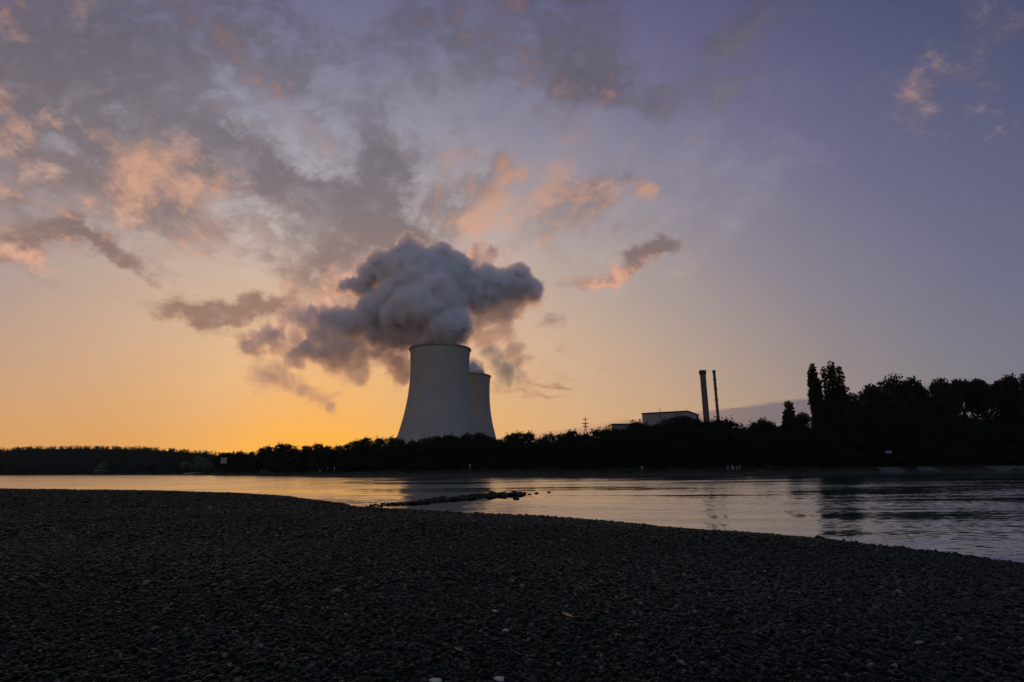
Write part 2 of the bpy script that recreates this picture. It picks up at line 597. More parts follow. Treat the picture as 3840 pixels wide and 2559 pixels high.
rows = []
prof = [(-6, -1.2), (0, 0.0), (3, .7), (9, 1.7), (16, 2.6), (24, 3.0), (60, 3.2), (160, 3.5), (600, 4), (2500, 4), (6000, 4)]
cols = np.concatenate([np.linspace(-900, 4600, 160)])
fv = []
for j, (off, z) in enumerate(prof):
    for px in cols:
        d = bank_depth(px)
        p = at(px, 1760, d)
        jit = 1.2 * math.sin(px * .021) + .8 * math.sin(px * .057 + 1)
        sc = (d + off + jit) / d
        fv.append((p.x * sc, p.y * sc, z + (0.15 * math.sin(px * .13 + j * 2) if 1 < j < 6 else 0)))
n = len(cols)
ff = [(j * n + i, j * n + i + 1, (j + 1) * n + i + 1, (j + 1) * n + i) for j in range(len(prof) - 1) for i in range(n - 1)]
me = mesh_py('far_bank', fv, ff, True)
me.materials.append(mat('bank_grass', (.012, .016, .008), .95, .0, scale=.35, col2=(.026, .025, .015), bump=.25, bscale=1.2))
tag(link('far_bank', me), kind='structure')


def bank_z(px, depth):
    off = depth - bank_depth(px)
    return float(np.interp(off, [p[0] for p in prof], [p[1] for p in prof]))


# ------------------------------------------------------------------ cooling towers
conc = bpy.data.materials.new('tower_concrete')
conc.use_nodes = True
t2 = conc.node_tree
bs = t2.nodes['Principled BSDF']
ov = E(t2, t2.nodes.new('ShaderNodeTexCoord').outputs['Object'])
ox, oy, oz = sep(t2, ov)
th = oy.f('ARCTAN2', ox)
streak = noise(t2, xyz(t2, th * 14.0, oz * 0.03, 0.0), 1.6, 5, .65)
blot = noise(t2, ov, 0.03, 5, .6)
rings = (oz * 1.6).f('SINE') * 0.004
ribs = (th * 90.0).f('SINE') * 0.008
val = streak * 0.14 + blot * 0.10 + rings + ribs + 0.17
t2.links.new(mixc(t2, val, (.02, .03, .03), (.86, .88, .86)).s, bs.inputs['Base Color'])
bs.inputs['Roughness'].default_value = 0.9
bs.inputs['Specular IOR Level'].default_value = 0.15
rimm = mat('rim_concrete', (.20, .21, .21), .9, .1, var=.3, scale=.2)


def tower(px_axis, py_top, depth, label):
    p = at(px_axis, py_top, depth)
    H = p.z - 3.5
    k = H / 150.0
    root = empty('cooling_tower', (p.x, p.y, 3.5), label, 'cooling tower', 'cooling towers of the power station')
    out = []
    # radius by height, measured on the photograph
    hs = np.array([8, 20, 38, 52, 70, 88, 104, 118, 132, 144, 150]) * k
    rs = np.array([59, 54.6, 48.4, 44.4, 40.3, 37.4, 35.9, 35.3, 35.4, 36.1, 36.7]) * k * 1.065
    zz = np.linspace(hs[0], hs[-1], 60)
    rr = np.interp(zz, hs, rs)
    for _ in range(6):
        rr[1:-1] = (rr[:-2] + 2 * rr[1:-1] + rr[2:]) / 4
    sh = MB().lathe(list(zip(rr, zz)) + [(r_ - 0.9 * k, z_) for r_, z_ in zip(rr[::-1], zz[::-1])] + [(rr[0], zz[0])], 120)
    sh.build('shell', conc, root, True)
    MB().lathe([(rr[-1] + .05, H - 1.4 * k), (rr[-1] + 1.0 * k, H - 1.2 * k), (rr[-1] + 1.0 * k, H + .7 * k), (rr[-1] - 1.1 * k, H + .7 * k), (rr[-1] - 1.1 * k, H - .1)], 120).build('rim', rimm, root)
    cm = MB()
    for i in range(44):
        a0, a1 = 2 * math.pi * i / 44, 2 * math.pi * (i + .5) / 44
        for s_, e_ in ((a0, a1), (a1 + (a1 - a0), a1)):
            cm.tube((66 * k * math.cos(s_), 66 * k * math.sin(s_), 0), (62.4 * k * math.cos(e_), 62.4 * k * math.sin(e_), 8.2 * k), .6 * k, n=6)
    cm.build('support_columns', rimm, root)
    return root, p, k


T1, T1p, T1k = tower(1651, 1313, 665, 'large pale concrete cooling tower standing whole in front of the other one')
T2, T2p, T2k = tower(1752, 1413, 880, 'smaller looking cooling tower half hidden behind the front one')

# ------------------------------------------------------------------ steam
steam_v = bpy.data.materials.new('steam')
steam_v.use_nodes = True
t2 = steam_v.node_tree
t2.nodes.clear()
pv = t2.nodes.new('ShaderNodeVolumePrincipled')
pv.inputs['Color'].default_value = (.945, .95, .97, 1)
pv.inputs['Density'].default_value = 1.0
pv.inputs['Anisotropy'].default_value = 0.35
t2.links.new(pv.outputs[0], t2.nodes.new('ShaderNodeOutputMaterial').inputs['Volume'])


def zp(X, Y):
    return 900 + X * .5355, 850 + Y * .5355


CORE = [(1405, 800, 150, 0), (1330, 740, 150, 5), (1500, 705, 105, -10), (1420, 690, 120, -20), (1230, 690, 130, 10), (1120, 740, 110, 25), (1200, 570, 165, 0), (1390, 480, 120, -15),
        (1300, 560, 150, -20), (1250, 400, 165, 10), (1090, 500, 110, 10), (1200, 290, 145, 20), (1190, 165, 72, 25), (1060, 320, 115, 40), (920, 350, 85, 50), (800, 415, 60, 55), (720, 420, 34, 55),
        (1390, 225, 95, 50), (1500, 320, 125, 60), (1610, 430, 115, 70), (950, 600, 105, 30), (1010, 740, 100, 40), (1330, 330, 120, 30), (880, 430, 60, 50), (1150, 230, 90, 25), (1000, 260, 80, 40), (1440, 380, 110, 40), (1550, 490, 90, 65),
        (1720, 370, 95, 85), (1800, 430, 110, 88), (1890, 410, 100, 92), (1950, 350, 70, 95), (2020, 420, 62, 95), (1740, 480, 110, 85), (1640, 500, 110, 70), (2050, 490, 36, 95), (1920, 460, 85, 92), (1470, 560, 110, 40), (1530, 420, 110, 60),
        (850, 660, 80, 50), (760, 690, 75, 55), (940, 500, 70, 50), (980, 660, 110, 35), (690, 660, 60, 60), (600, 650, 50, 65)]
WING = [(1800, 530, 80, 90), (1900, 520, 75, 95), (1690, 250, 55, 80), (1980, 480, 60, 95), (1700, 600, 75, 85),
        (800, 680, 105, 60), (660, 670, 90, 65), (530, 640, 75, 70), (430, 640, 55, 70), (320, 720, 45, 75), (210, 770, 45, 75), (110, 830, 42, 75), (720, 780, 100, 60), (570, 800, 100, 70),
        (490, 880, 90, 70), (420, 930, 60, 70), (620, 890, 90, 65), (760, 860, 95, 60), (890, 820, 90, 50), (1010, 850, 80, 50), (1090, 900, 70, 50), (1140, 980, 60, 55), (1170, 1030, 36, 55)]
WISP = [(1620, 620, 90, 95), (1680, 700, 100, 100), (1720, 820, 90, 100), (1640, 560, 70, 90), (760, 960, 80, 70), (900, 900, 80, 60), (1760, 640, 95, 90), (1800, 770, 85, 95), (1900, 870, 85, 100), (1960, 960, 62, 100), (1880, 1010, 50, 100), (1740, 880, 75, 95), (1700, 740, 70, 90),
        (250, 1020, 52, 80), (320, 1060, 55, 80), (400, 1090, 55, 80), (470, 1140, 42, 80), (150, 1050, 45, 80), (560, 1190, 35, 80), (640, 1225, 22, 80), (800, 1050, 40, 80), (840, 960, 50, 80), (640, 760, 120, 80), (420, 760, 100, 85), (300, 860, 70, 85)]


def puffs(lst, base_depth, child, cls, shrink=1.0):
    out = []
    for X, Y, r_, dd in lst:
        p = at(*zp(X, Y), base_depth + dd)
        q = at(*zp(X + r_, Y), base_depth + dd)
        rr = (q - p).length * shrink
        out.append((p.x, p.y, p.z, rr, cls))
        for _ in range(child):
            d = Vector(rng.normal(0, 1, 3))
            d.normalize()
            if d.z < -.7:
                d.z *= -1
            c = p + d * (rr * rng.uniform(.74, .98))
            out.append((c.x, c.y, c.z, rr * rng.uniform(.22, .42), 1 if cls == 0 else cls))
    return out


def steam_volume(name, parent, plist, vox, core_d, wing_d, wisp_d, off):
    a = np.array(plist)
    a[:, :3] -= np.array(off)
    lo = (a[:, :3] - a[:, 3:4]).min(0) - 22
    hi = (a[:, :3] + a[:, 3:4]).max(0) + 22
    me = bpy.data.meshes.new(name)
    me.vertices.add(len(a))
    me.vertices.foreach_set('co', a[:, :3].astype(np.float32).ravel())
    me.attributes.new('rad', 'FLOAT', 'POINT').data.foreach_set('value', a[:, 3].astype(np.float32))
    me.attributes.new('cls', 'INT', 'POINT').data.foreach_set('value', a[:, 4].astype(np.int32))
    g = bpy.data.node_groups.new(name, 'GeometryNodeTree')
    g.interface.new_socket('Geometry', in_out='INPUT', socket_type='NodeSocketGeometry')
    g.interface.new_socket('Geometry', in_out='OUTPUT', socket_type='NodeSocketGeometry')
    go = g.nodes.new('NodeGroupOutput')
    seeds = bpy.data.objects.new(name + '_seed', me)
    gi = g.nodes.new('GeometryNodeObjectInfo')
    gi.inputs[0].default_value = seeds
    src_geo = [o_ for o_ in gi.outputs if o_.name == 'Geometry'][0]

    def attr(nm, tp):
        n_ = g.nodes.new('GeometryNodeInputNamedAttribute')
        n_.data_type = tp
        n_.inputs[0].default_value = nm
        return [o for o in n_.outputs if o.enabled and o.name == 'Attribute'][0]
    pos = E(g, g.nodes.new('GeometryNodeInputPosition').outputs[0])
    px_, py_, pz_ = sep(g, pos)
    warp = sep(g, noise(g, pos, .018, 3, .5, color=True))
    wpos = xyz(g, px_ + (warp[0] - .5) * 60.0, py_ + (warp[1] - .5) * 40.0, pz_ + (warp[2] - .5) * 44.0)

    def sdf(c, where):
        cmp_ = g.nodes.new('FunctionNodeCompare')
        cmp_.data_type, cmp_.operation = 'INT', 'EQUAL'
        g.links.new(attr('cls', 'INT'), [i for i in cmp_.inputs if i.enabled][0])
        [i for i in cmp_.inputs if i.enabled][1].default_value = c
        se = g.nodes.new('GeometryNodeSeparateGeometry')
        se.domain = 'POINT'
        g.links.new(src_geo, se.inputs[0])
        g.links.new(cmp_.outputs[0], se.inputs[1])
        sn = g.nodes.new('GeometryNodeSampleNearest')
        g.links.new(se.outputs[0], sn.inputs[0])
        g.links.new(where.s, sn.inputs[1])
        s1 = g.nodes.new('GeometryNodeSampleIndex')
        s1.data_type = 'FLOAT_VECTOR'
        g.links.new(se.outputs[0], s1.inputs[0])
        g.links.new(g.nodes.new('GeometryNodeInputPosition').outputs[0], s1.inputs[1])
        g.links.new(sn.outputs[0], s1.inputs[2])
        s2 = g.nodes.new('GeometryNodeSampleIndex')
        s2.data_type = 'FLOAT'
        g.links.new(se.outputs[0], s2.inputs[0])
        g.links.new(attr('rad', 'FLOAT'), s2.inputs[1])
        g.links.new(sn.outputs[0], s2.inputs[2])
        dn = g.nodes.new('ShaderNodeVectorMath')
        dn.operation = 'DISTANCE'
        g.links.new(where.s, dn.inputs[0])
        g.links.new(s1.outputs[0], dn.inputs[1])
        return E(g, dn.outputs['Value']) - E(g, s2.outputs[0])
    billow = (noise(g, pos, .045, 4, .55) - .5).f('ABSOLUTE') * 30.0
    fine = (noise(g, pos, .13, 5, .65) - .5) * 15.0
    big = (noise(g, pos, .034, 8, .68) - .5) * 92.0
    s0 = sdf(0, pos).f('MINIMUM', sdf(1, pos)) - 7.0 + billow + fine + big * 0.22
    dens_ = s0.step(0.5, -3.5) * core_d
    if any(p[4] == 2 for p in plist):
        s2_ = sdf(2, wpos) - 10.0 + big + fine
        dens_ = dens_.f('MAXIMUM', s2_.step(3.0, -10.0) * wing_d)
        s3_ = sdf(3, wpos) - 8.0 + big + fine
        dens_ = dens_.f('MAXIMUM', s3_.step(5.0, -12.0) * wisp_d)
    vc_ = g.nodes.new('GeometryNodeVolumeCube')
    g.links.new(dens_.s, vc_.inputs['Density'])
    vc_.inputs['Min'].default_value = lo
    vc_.inputs['Max'].default_value = hi
    for k_, nm in enumerate('XYZ'):
        vc_.inputs['Resolution ' + nm].default_value = int((hi[k_] - lo[k_]) / vox)
    st_ = g.nodes.new('GeometryNodeSetMaterial')
    st_.inputs['Material'].default_value = steam_v
    g.links.new(vc_.outputs[0], st_.inputs[0])
    g.links.new(st_.outputs[0], go.inputs[0])
    vd = bpy.data.volumes.new(name)
    vd.materials.append(steam_v)
    o = link(name, vd, parent)
    o.modifiers.new('fill', 'NODES').node_group = g
    return o


ST = empty('steam_plume', (T1p.x, T1p.y, T1p.z), 'huge grey steam cloud billowing from the nearer cooling tower', 'steam plume')
pl = puffs(CORE, 665, 13, 0) + puffs(WING, 665, 2, 2) + puffs(WISP, 665, 1, 3)
steam_volume('vapour', ST, pl, 1.5, .18, .11, .055, ST.location)
ST2 = empty('steam_plume', (T2p.x, T2p.y, T2p.z), 'small pale puff of steam on the half hidden cooling tower', 'steam plume')
pl2 = puffs([(1570, 1045, 75, 0), (1650, 1020, 42, -10), (1680, 1015, 30, -15), (1630, 990, 52, 0), (1700, 1030, 22, -10)], 880, 6, 0)
steam_volume('vapour', ST2, pl2, 1.3, .09, 0, 0, ST2.location)

# dense heart of the steam, hidden in the vapour around it
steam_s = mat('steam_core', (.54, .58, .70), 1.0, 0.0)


def steam_core(parent, plist, voxel, shrink):
    v, f = [], []
    bm = bmesh.new()
    bmesh.ops.create_icosphere(bm, subdivisions=3, radius=1.0)
    bv = np.array([x.co[:] for x in bm.verts])
    bf = np.array([[x.index for x in q.verts] for q in bm.faces])
    bm.free()
    o0 = np.array(parent.location)
    for x, y, z, r_, c in plist:
        if r_ * shrink < 2.5:
            continue
        f.append(bf + sum(len(q) for q in v))
        v.append(bv * r_ * shrink + np.array((x, y, z)) - o0)
    me = mesh_np('core', np.concatenate(v), np.concatenate(f), True)
    o = link('core', me, parent, steam_s)
    rm = o.modifiers.new('merge', 'REMESH')
    rm.mode, rm.voxel_size, rm.use_smooth_shade = 'VOXEL', voxel, True
    for sz, st in ((22, 9), (9, 4)):
        tx = bpy.data.textures.new('billow', 'CLOUDS')
        tx.noise_scale, tx.noise_depth = sz, 3
        dm = o.modifiers.new('billow', 'DISPLACE')
        dm.texture, dm.strength, dm.mid_level = tx, st, .62
        dm.texture_coords = 'LOCAL'
    return o


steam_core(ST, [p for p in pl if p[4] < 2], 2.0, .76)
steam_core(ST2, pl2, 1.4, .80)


# ------------------------------------------------------------------ trees
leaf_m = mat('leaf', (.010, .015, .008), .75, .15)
leaf_pale = mat('leaf_pale', (.10, .12, .075), .75, .15)
bark_m = mat('bark', (.035, .028, .022), .9, .1)
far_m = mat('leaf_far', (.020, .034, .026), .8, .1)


def rand_dirs(n):
    d = rng.normal(0, 1, (n, 3))
    return d / np.linalg.norm(d, axis=1, keepdims=True)


def leaves(centres, size):
    """small leaf-clump faces, each turned its own way"""
    n = len(centres)
    a = rand_dirs(n)
    b = np.cross(a, rand_dirs(n))
    b /= np.linalg.norm(b, axis=1, keepdims=True) + 1e-9
    s = (size * rng.uniform(.55, 1.35, n))[:, None]
    a, b = a * s, b * s * rng.uniform(.5, .95, n)[:, None]
    v = np.stack([centres - a, centres - b * .8 + a * .1, centres + a, centres + b], 1).reshape(-1, 3)
    return v, np.arange(4 * n).reshape(n, 4)


def crown(lobes, n, size, sprig=0):
    """lobes: (x, y, z, rx, rz). Leaf clumps gather towards the outside of each lobe"""
    w = np.array([l[3] * l[3] * l[4] for l in lobes]) ** .7
    pick = rng.choice(len(lobes), n, p=w / w.sum())
    L = np.array(lobes)[pick]
    d = rand_dirs(n)
    rr = rng.uniform(.25, 1, n) ** .45 * np.clip(1 + .12 * rng.normal(0, 1, n), .6, 1.12)
    c = L[:, :3] + d * rr[:, None] * np.stack([L[:, 3], L[:, 3], L[:, 4]], 1)
    if sprig:
        e = []
        for _ in range(sprig):
            l = lobes[rng.integers(len(lobes))]
            q = rand_dirs(1)[0]
            q[2] = abs(q[2])
            p = np.array(l[:3]) + q * np.array([l[3], l[3], l[4]])
            k = rng.integers(4, 9)
            e.append(p + np.outer(np.linspace(-.05, rng.uniform(.03, .075), k), q * .7 + np.array([0, 0, .7])) + rng.normal(0, .007, (k, 3)))
        c = np.concatenate([c] + e)
    c[:, 2] = np.maximum(c[:, 2], .03)
    return leaves(c, size)


def limbs(lobes, h0, r_):
    b = MB()
    b.tube((0, 0, -.03), (0.004, 0.003, h0), r_ * 1.25, r_ * .8, 8)
    b.tube((0.004, 0.003, h0), (0.0, .004, .72), r_ * .8, r_ * .22, 7)
    for l in lobes[:12]:
        z0 = h0 * rng.uniform(.75, 1.25)
        mid = Vector((l[0] * .5, l[1] * .5, (z0 + l[2]) * .5 + .02))
        b.tube((0, 0, z0), mid, r_ * .45, r_ * .3, 6)
        b.tube(mid, (l[0], l[1], l[2]), r_ * .3, r_ * .1, 6)
    return b


def broad_lobes(k, wide, low=.22, top=.86):
    o = []
    for i in range(k):
        t_ = (i + .5) / k
        z = low + (top - low) * t_
        env = math.sin(math.pi * min(1, .18 + .80 * t_)) ** .7
        a = 2.4 * i + rng.uniform(-.5, .5)
        rad_ = wide * env * rng.uniform(.45, .85)
        s = wide * rng.uniform(.30, .50)
        o.append((rad_ * math.cos(a), rad_ * math.sin(a), z, s, s * rng.uniform(.65, .95)))
    o.append((rng.uniform(-.05, .05), rng.uniform(-.05, .05), .99 - wide * .3, wide * .36, wide * .3))
    o.append((0, 0, .5, wide * .6, .26))
    return o


def poplar_lobes(stems):
    o = []
    for x, y, h, w in stems:
        for t_ in np.linspace(.10, .975, 30):
            e = w * (math.sin(math.pi * min(.97, .22 + .66 * t_)) ** .6) * rng.uniform(.9, 1.08)
            o.append((x * (.4 + .6 * t_) + rng.normal(0, .007), y + rng.normal(0, .007), h * t_, e, .05 * h))
    return o


def kind(name, lobes, n, size, h0=.25, r_=.02, sprig=0, mt=None):
    v, f = crown(lobes, n, size, sprig)
    cm = mesh_np('crown', v, f)
    cm.materials.append(mt or leaf_m)
    b = limbs(lobes, h0, r_)
    tm = mesh_py('trunk', b.v, b.f, True)
    tm.materials.append(bark_m)
    return name, cm, tm


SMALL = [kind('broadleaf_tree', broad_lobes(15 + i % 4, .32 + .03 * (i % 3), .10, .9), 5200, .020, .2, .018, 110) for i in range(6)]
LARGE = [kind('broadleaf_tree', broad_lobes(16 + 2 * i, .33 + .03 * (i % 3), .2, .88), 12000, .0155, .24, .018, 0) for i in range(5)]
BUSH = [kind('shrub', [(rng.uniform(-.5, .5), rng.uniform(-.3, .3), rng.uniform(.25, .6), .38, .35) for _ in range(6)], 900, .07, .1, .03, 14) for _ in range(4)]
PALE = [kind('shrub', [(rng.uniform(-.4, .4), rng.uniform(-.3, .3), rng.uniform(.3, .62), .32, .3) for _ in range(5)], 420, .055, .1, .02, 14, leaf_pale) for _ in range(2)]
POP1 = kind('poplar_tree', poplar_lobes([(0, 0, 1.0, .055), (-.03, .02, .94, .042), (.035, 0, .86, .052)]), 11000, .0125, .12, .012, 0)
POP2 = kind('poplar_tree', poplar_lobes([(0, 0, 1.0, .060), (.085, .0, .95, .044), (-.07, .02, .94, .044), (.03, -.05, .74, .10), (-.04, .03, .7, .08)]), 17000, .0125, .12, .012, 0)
POP3 = kind('poplar_tree', poplar_lobes([(0, 0, 1.0, .10), (-.16, 0, .74, .12), (.16, .03, .78, .12), (0, -.05, .62, .22)]), 9000, .025, .12, .016, 20)


def plant(kd, px, py, depth, label, group=None, wide=1.0, turn=None, cat='tree', base=None):
    """a tree whose top is seen at (px, py), standing on the bank at that distance"""
    name, cm, tm = kd
    p = at(px, py, depth)
    z0 = bank_z(px, depth) if base is None else base
    h = p.z - z0
    root = empty(name, (p.x, p.y, z0), label, cat, group)
    root.rotation_euler.z = rng.uniform(0, 6.28) if turn is None else turn
    root.scale = (h * wide, h * wide, h)
    link('crown', cm, root)
    link('trunk', tm, root)
    return root


# tops of the treeline as seen from the beach
SKYL = [(835, 1700), (870, 1698), (905, 1692), (945, 1693), (985, 1680), (1015, 1673), (1055, 1662), (1085, 1664), (1112, 1684), (1148, 1671), (1190, 1664), (1228, 1672), (1268, 1671),
        (1300, 1664), (1340, 1651), (1372, 1641), (1420, 1642), (1466, 1639), (1502, 1646), (1552, 1650), (1600, 1641), (1642, 1635), (1688, 1630), (1716, 1640), (1752, 1625), (1797, 1620),
        (1832, 1636), (1872, 1648), (1908, 1629), (1945, 1620), (1985, 1620), (2030, 1640), (2066, 1626), (2104, 1626), (2146, 1615), (2190, 1625), (2240, 1609), (2278, 1603), (2312, 1606),
        (2350, 1606), (2388, 1581), (2428, 1592), (2462, 1590), (2500, 1578), (2536, 1562), (2572, 1559), (2606, 1570), (2650, 1577), (2692, 1570), (2730, 1571), (2762, 1602), (2800, 1606),
        (2842, 1582), (2872, 1572), (2902, 1592)]
SEG = [(1345, 'dark leafy tree in the low treeline between the white signboard and the nearer cooling tower', 'trees between signboard and towers'),
       (1860, 'dark leafy tree in the row hiding the feet of the cooling towers', 'trees in front of the cooling towers'),
       (2290, 'dark leafy tree in the row between the cooling towers and the low grey hall', 'trees between the towers and the halls'),
       (2640, 'dark leafy tree in front of the grey power station halls', 'trees in front of the halls'),
       (2960, 'dark leafy tree between the tall chimneys and the small pointed poplar', 'trees right of the chimneys')]


def seg(px):
    for x, l, g in SEG:
        if px < x:
            return l, g
    return SEG[-1][1:]


for i, (px, py) in enumerate(SKYL):
    l, g = seg(px)
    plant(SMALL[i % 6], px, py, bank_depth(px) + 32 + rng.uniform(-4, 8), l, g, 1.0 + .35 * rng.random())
for i in range(64):
    px = 892 + i * 32.4 + rng.uniform(-8, 8)
    py = float(np.interp(px, [q[0] for q in SKYL], [q[1] for q in SKYL]))
    l, g = seg(px)
    d = bank_depth(px) + rng.uniform(20, 28)
    plant(SMALL[(i * 5 + 2) % 6], px, py + (1745 - py) * rng.uniform(.14, .36), d, l, g, 1.25 + .4 * rng.random())
for i in range(62):
    px = 890 + i * 33.8 + rng.uniform(-9, 9)
    l, g = seg(px)
    plant(BUSH[i % 4], px, 1738 - rng.uniform(0, 22), bank_depth(px) + rng.uniform(15, 19), 'low dark shrub at the foot of the trees ' + g.split(' ', 1)[1], 'shrubs below the ' + g, 1.3 + .6 * rng.random(), cat='shrub')

for i in range(120):
    px = 900 + i * 25.2 + rng.uniform(-9, 9)
    l, g = seg(px) if px < 2960 else (None, 'trees of the high wood')
    plant(BUSH[(i * 3 + 1) % 4], px, 1712 - rng.uniform(0, 22), bank_depth(px) + rng.uniform(36, 46), 'dark undergrowth bush between the trunks of the ' + g, 'undergrowth of the ' + g, 1.5 + .5 * rng.random(), cat='shrub')

# the tall trees on the right
plant(POP3, 2955, 1508, 222, 'small pointed poplar beside the two tall poplars', cat='poplar')
plant(POP1, 3046, 1370, 226, 'tall narrow poplar, the slimmer of the pair rising above the wood', turn=.05, cat='poplar')
plant(POP2, 3114, 1360, 222, 'tall poplar with several spires, the broader of the pair above the wood', turn=.1, cat='poplar')
HIGH = [kind('broadleaf_tree', broad_lobes(13 + i, .27, .68, .90)[:-1], 6500, .0155, .55, .016, 0) for i in range(2)]
BIGW = .86
BIG = [(3080, 1492, 236, .42, 'dark tree filling the gap between the feet of the two tall poplars'), (3010, 1548, 216, 1.0, 'low dark tree at the foot of the slim poplar'), (3195, 1475, 220, .8, 'dark tree just right of the broader tall poplar, lower than its neighbours'),
       (3262, 1440, 224, .85, 'dark tree where the high wood begins to step down to the poplars'), (3345, 1416, 222, .95, 'broad round topped tree at the high left end of the wood'),
       (3425, 1418, 226, .9, 'second broad tree from the left end of the high wood'), (3508, 1420, 220, .9, 'tree in the middle of the level top of the high wood'),
       (3590, 1424, 226, .85, 'tree with sky showing under its crown, left of the two gaps'), (3660, 1421, 219, .75, 'tree standing between the two sky gaps in the high wood'),
       (3735, 1430, 224, .75, 'tree with a lowered top right of the sky gaps'), (3790, 1408, 218, .85, 'tree stepping up towards the highest crown at the picture edge'),
       (3870, 1385, 214, .95, 'highest tree of the wood, cut by the right picture edge')]
for i, (px, py, d, w, l) in enumerate(BIG):
    plant(HIGH[i % 2] if px in (3590, 3660, 3735) else LARGE[i % 5], px, py - 5, d + 10, l, 'tall trees of the wood on the right bank', w * BIGW)
plant(SMALL[2], 3668, 1502, 262, 'farther dark tree seen through the sky gap of the high wood', wide=.8)
for i in range(26):
    px = 2900 + i * 40 + rng.uniform(-9, 9)
    py = float(np.interp(px, [2900, 3000, 3250, 3400, 3540, 3570, 3730, 3770, 3840, 4000], [1640, 1600, 1530, 1530, 1540, 1575, 1575, 1530, 1500, 1490]))
    plant(LARGE[(i * 2 + 1) % 5], px, py + rng.uniform(-14, 40), bank_depth(px) + rng.uniform(18, 30), 'lower dark tree filling the front of the wood below the tall crowns', 'lower trees in front of the high wood', 1.05 + .3 * rng.random())
for i in range(30):
    px = 2920 + i * 34 + rng.uniform(-9, 9)
    plant(BUSH[i % 4], px, 1712 - rng.uniform(0, 30), bank_depth(px) + rng.uniform(15, 18), 'low dark shrub along the edge of the high wood', 'shrubs along the high wood', 1.3 + .5 * rng.random(), cat='shrub')

# far wooded hillside
HILL = [(-500, 1690), (-150, 1690), (0, 1684), (60, 1680), (130, 1676), (300, 1674), (420, 1675), (520, 1677), (600, 1680), (680, 1687), (760, 1691), (830, 1700), (900, 1705), (980, 1712)]
hx, hy = [h[0] for h in HILL], [h[1] for h in HILL]
vs, fs, k = [], [], 0
for i in range(2600):
    px = rng.uniform(-450, 960)
    lay = rng.integers(0, 5)
    d0 = bank_depth(px) + 12 + lay * 34
    yt = float(np.interp(px, hx, hy)) + (4 - lay) * 15 + rng.uniform(-3, 4)
    p = at(px, yt, d0)
    h = rng.uniform(8, 12)
    lob = [(p.x + rng.normal(0, .5), p.y, p.z - h * q, h * (.11 + .30 * q), h * .17) for q in (.1, .3, .55, .8, 1.2)]
    c = crown(lob, 150, .6)
    vs.append(c[0])
    fs.append(c[1] + k)
    k += len(c[0])
me = mesh_np('far_woods', np.concatenate(vs), np.concatenate(fs))
me.materials.append(far_m)
tag(link('far_woods', me), kind='stuff')
hv, hf = [], []
pxs = np.linspace(-500, 1000, 60)
for lay in range(6):
    for px in pxs:
        d = bank_depth(px) + 10 + lay * 36
        yt = float(np.interp(px, hx, hy)) + (5 - lay) * 13 + 5
        p = at(px, min(yt, 1765), d)
        hv.append((p.x, p.y, max(p.z - 1.2, 3.0)))
n = len(pxs)
hf = [(j * n + i, j * n + i + 1, (j + 1) * n + i + 1, (j + 1) * n + i) for j in range(5) for i in range(n - 1)]
me = mesh_py('wooded_hill', hv, hf, True)
me.materials.append(mat('forest_floor', (.02, .025, .012), .95, .05))
tag(link('wooded_hill', me), kind='structure')

# ------------------------------------------------------------------ power station behind the trees
wall_m = mat('hall_cladding', (.24, .26, .30), .7, .2, var=.12, scale=.06)
wall_d = mat('hall_cladding_dark', (.16, .17, .19), .7, .2, var=.15, scale=.06)
trim_m = mat('roof_trim', (.03, .03, .032), .8, .1)
steel_m = mat('chimney_steel', (.055, .07, .07), .6, .3, var=.4, scale=.15)


def hall(px0, px1, py, depth, deep, label, dark=None, wallm=None, seams=0):
    a, b = at(px0, py, depth), at(px1, py, depth if seams == 0 else depth - 20)
    H, Wd = (a.z + b.z) / 2 - 4, (b.xy - a.xy).length
    root = empty('power_station_hall', (a.x, a.y, 4), label, 'industrial hall')
    MB().box((0, 0, 0), (Wd, deep, H - .9)).build('wall', wallm or wall_m, root)
    MB().box((-.4, -.4, H - .9), (Wd + .4, deep + .4, H + .3)).build('roof_edge', trim_m, root)
    if seams:
        b_ = MB()
        for i in range(1, seams):
            x = Wd * i / seams
            b_.box((x - .12, -.10, 0), (x + .12, .1, H - .92))
        for z in (H * .45, H * .68):
            b_.box((.1, -.08, z), (Wd - .1, .12, z + .2))
        b_.build('cladding_seam', wall_d, root)
    return root, Wd, H


hb, Wd, H = hall(2407, 2578, 1546, 518, 45, 'tall boxy pale grey power station hall rising behind the trees', seams=9)
hb.rotation_euler.z = math.atan2(-20, at(2578, 1546, 498).x - at(2407, 1546, 518).x)
mbx = MB()
mbx.tube((Wd * .41, -.5, 0), (Wd * .41, -.5, H + 3.5), .35, .25, 6)
mbx.build('mast_pipe', trim_m, hb)
hl, _, _ = hall(2297, 2420, 1590, 525, 30, 'low dark grey hall beside the tall boxy hall', wallm=wall_d)


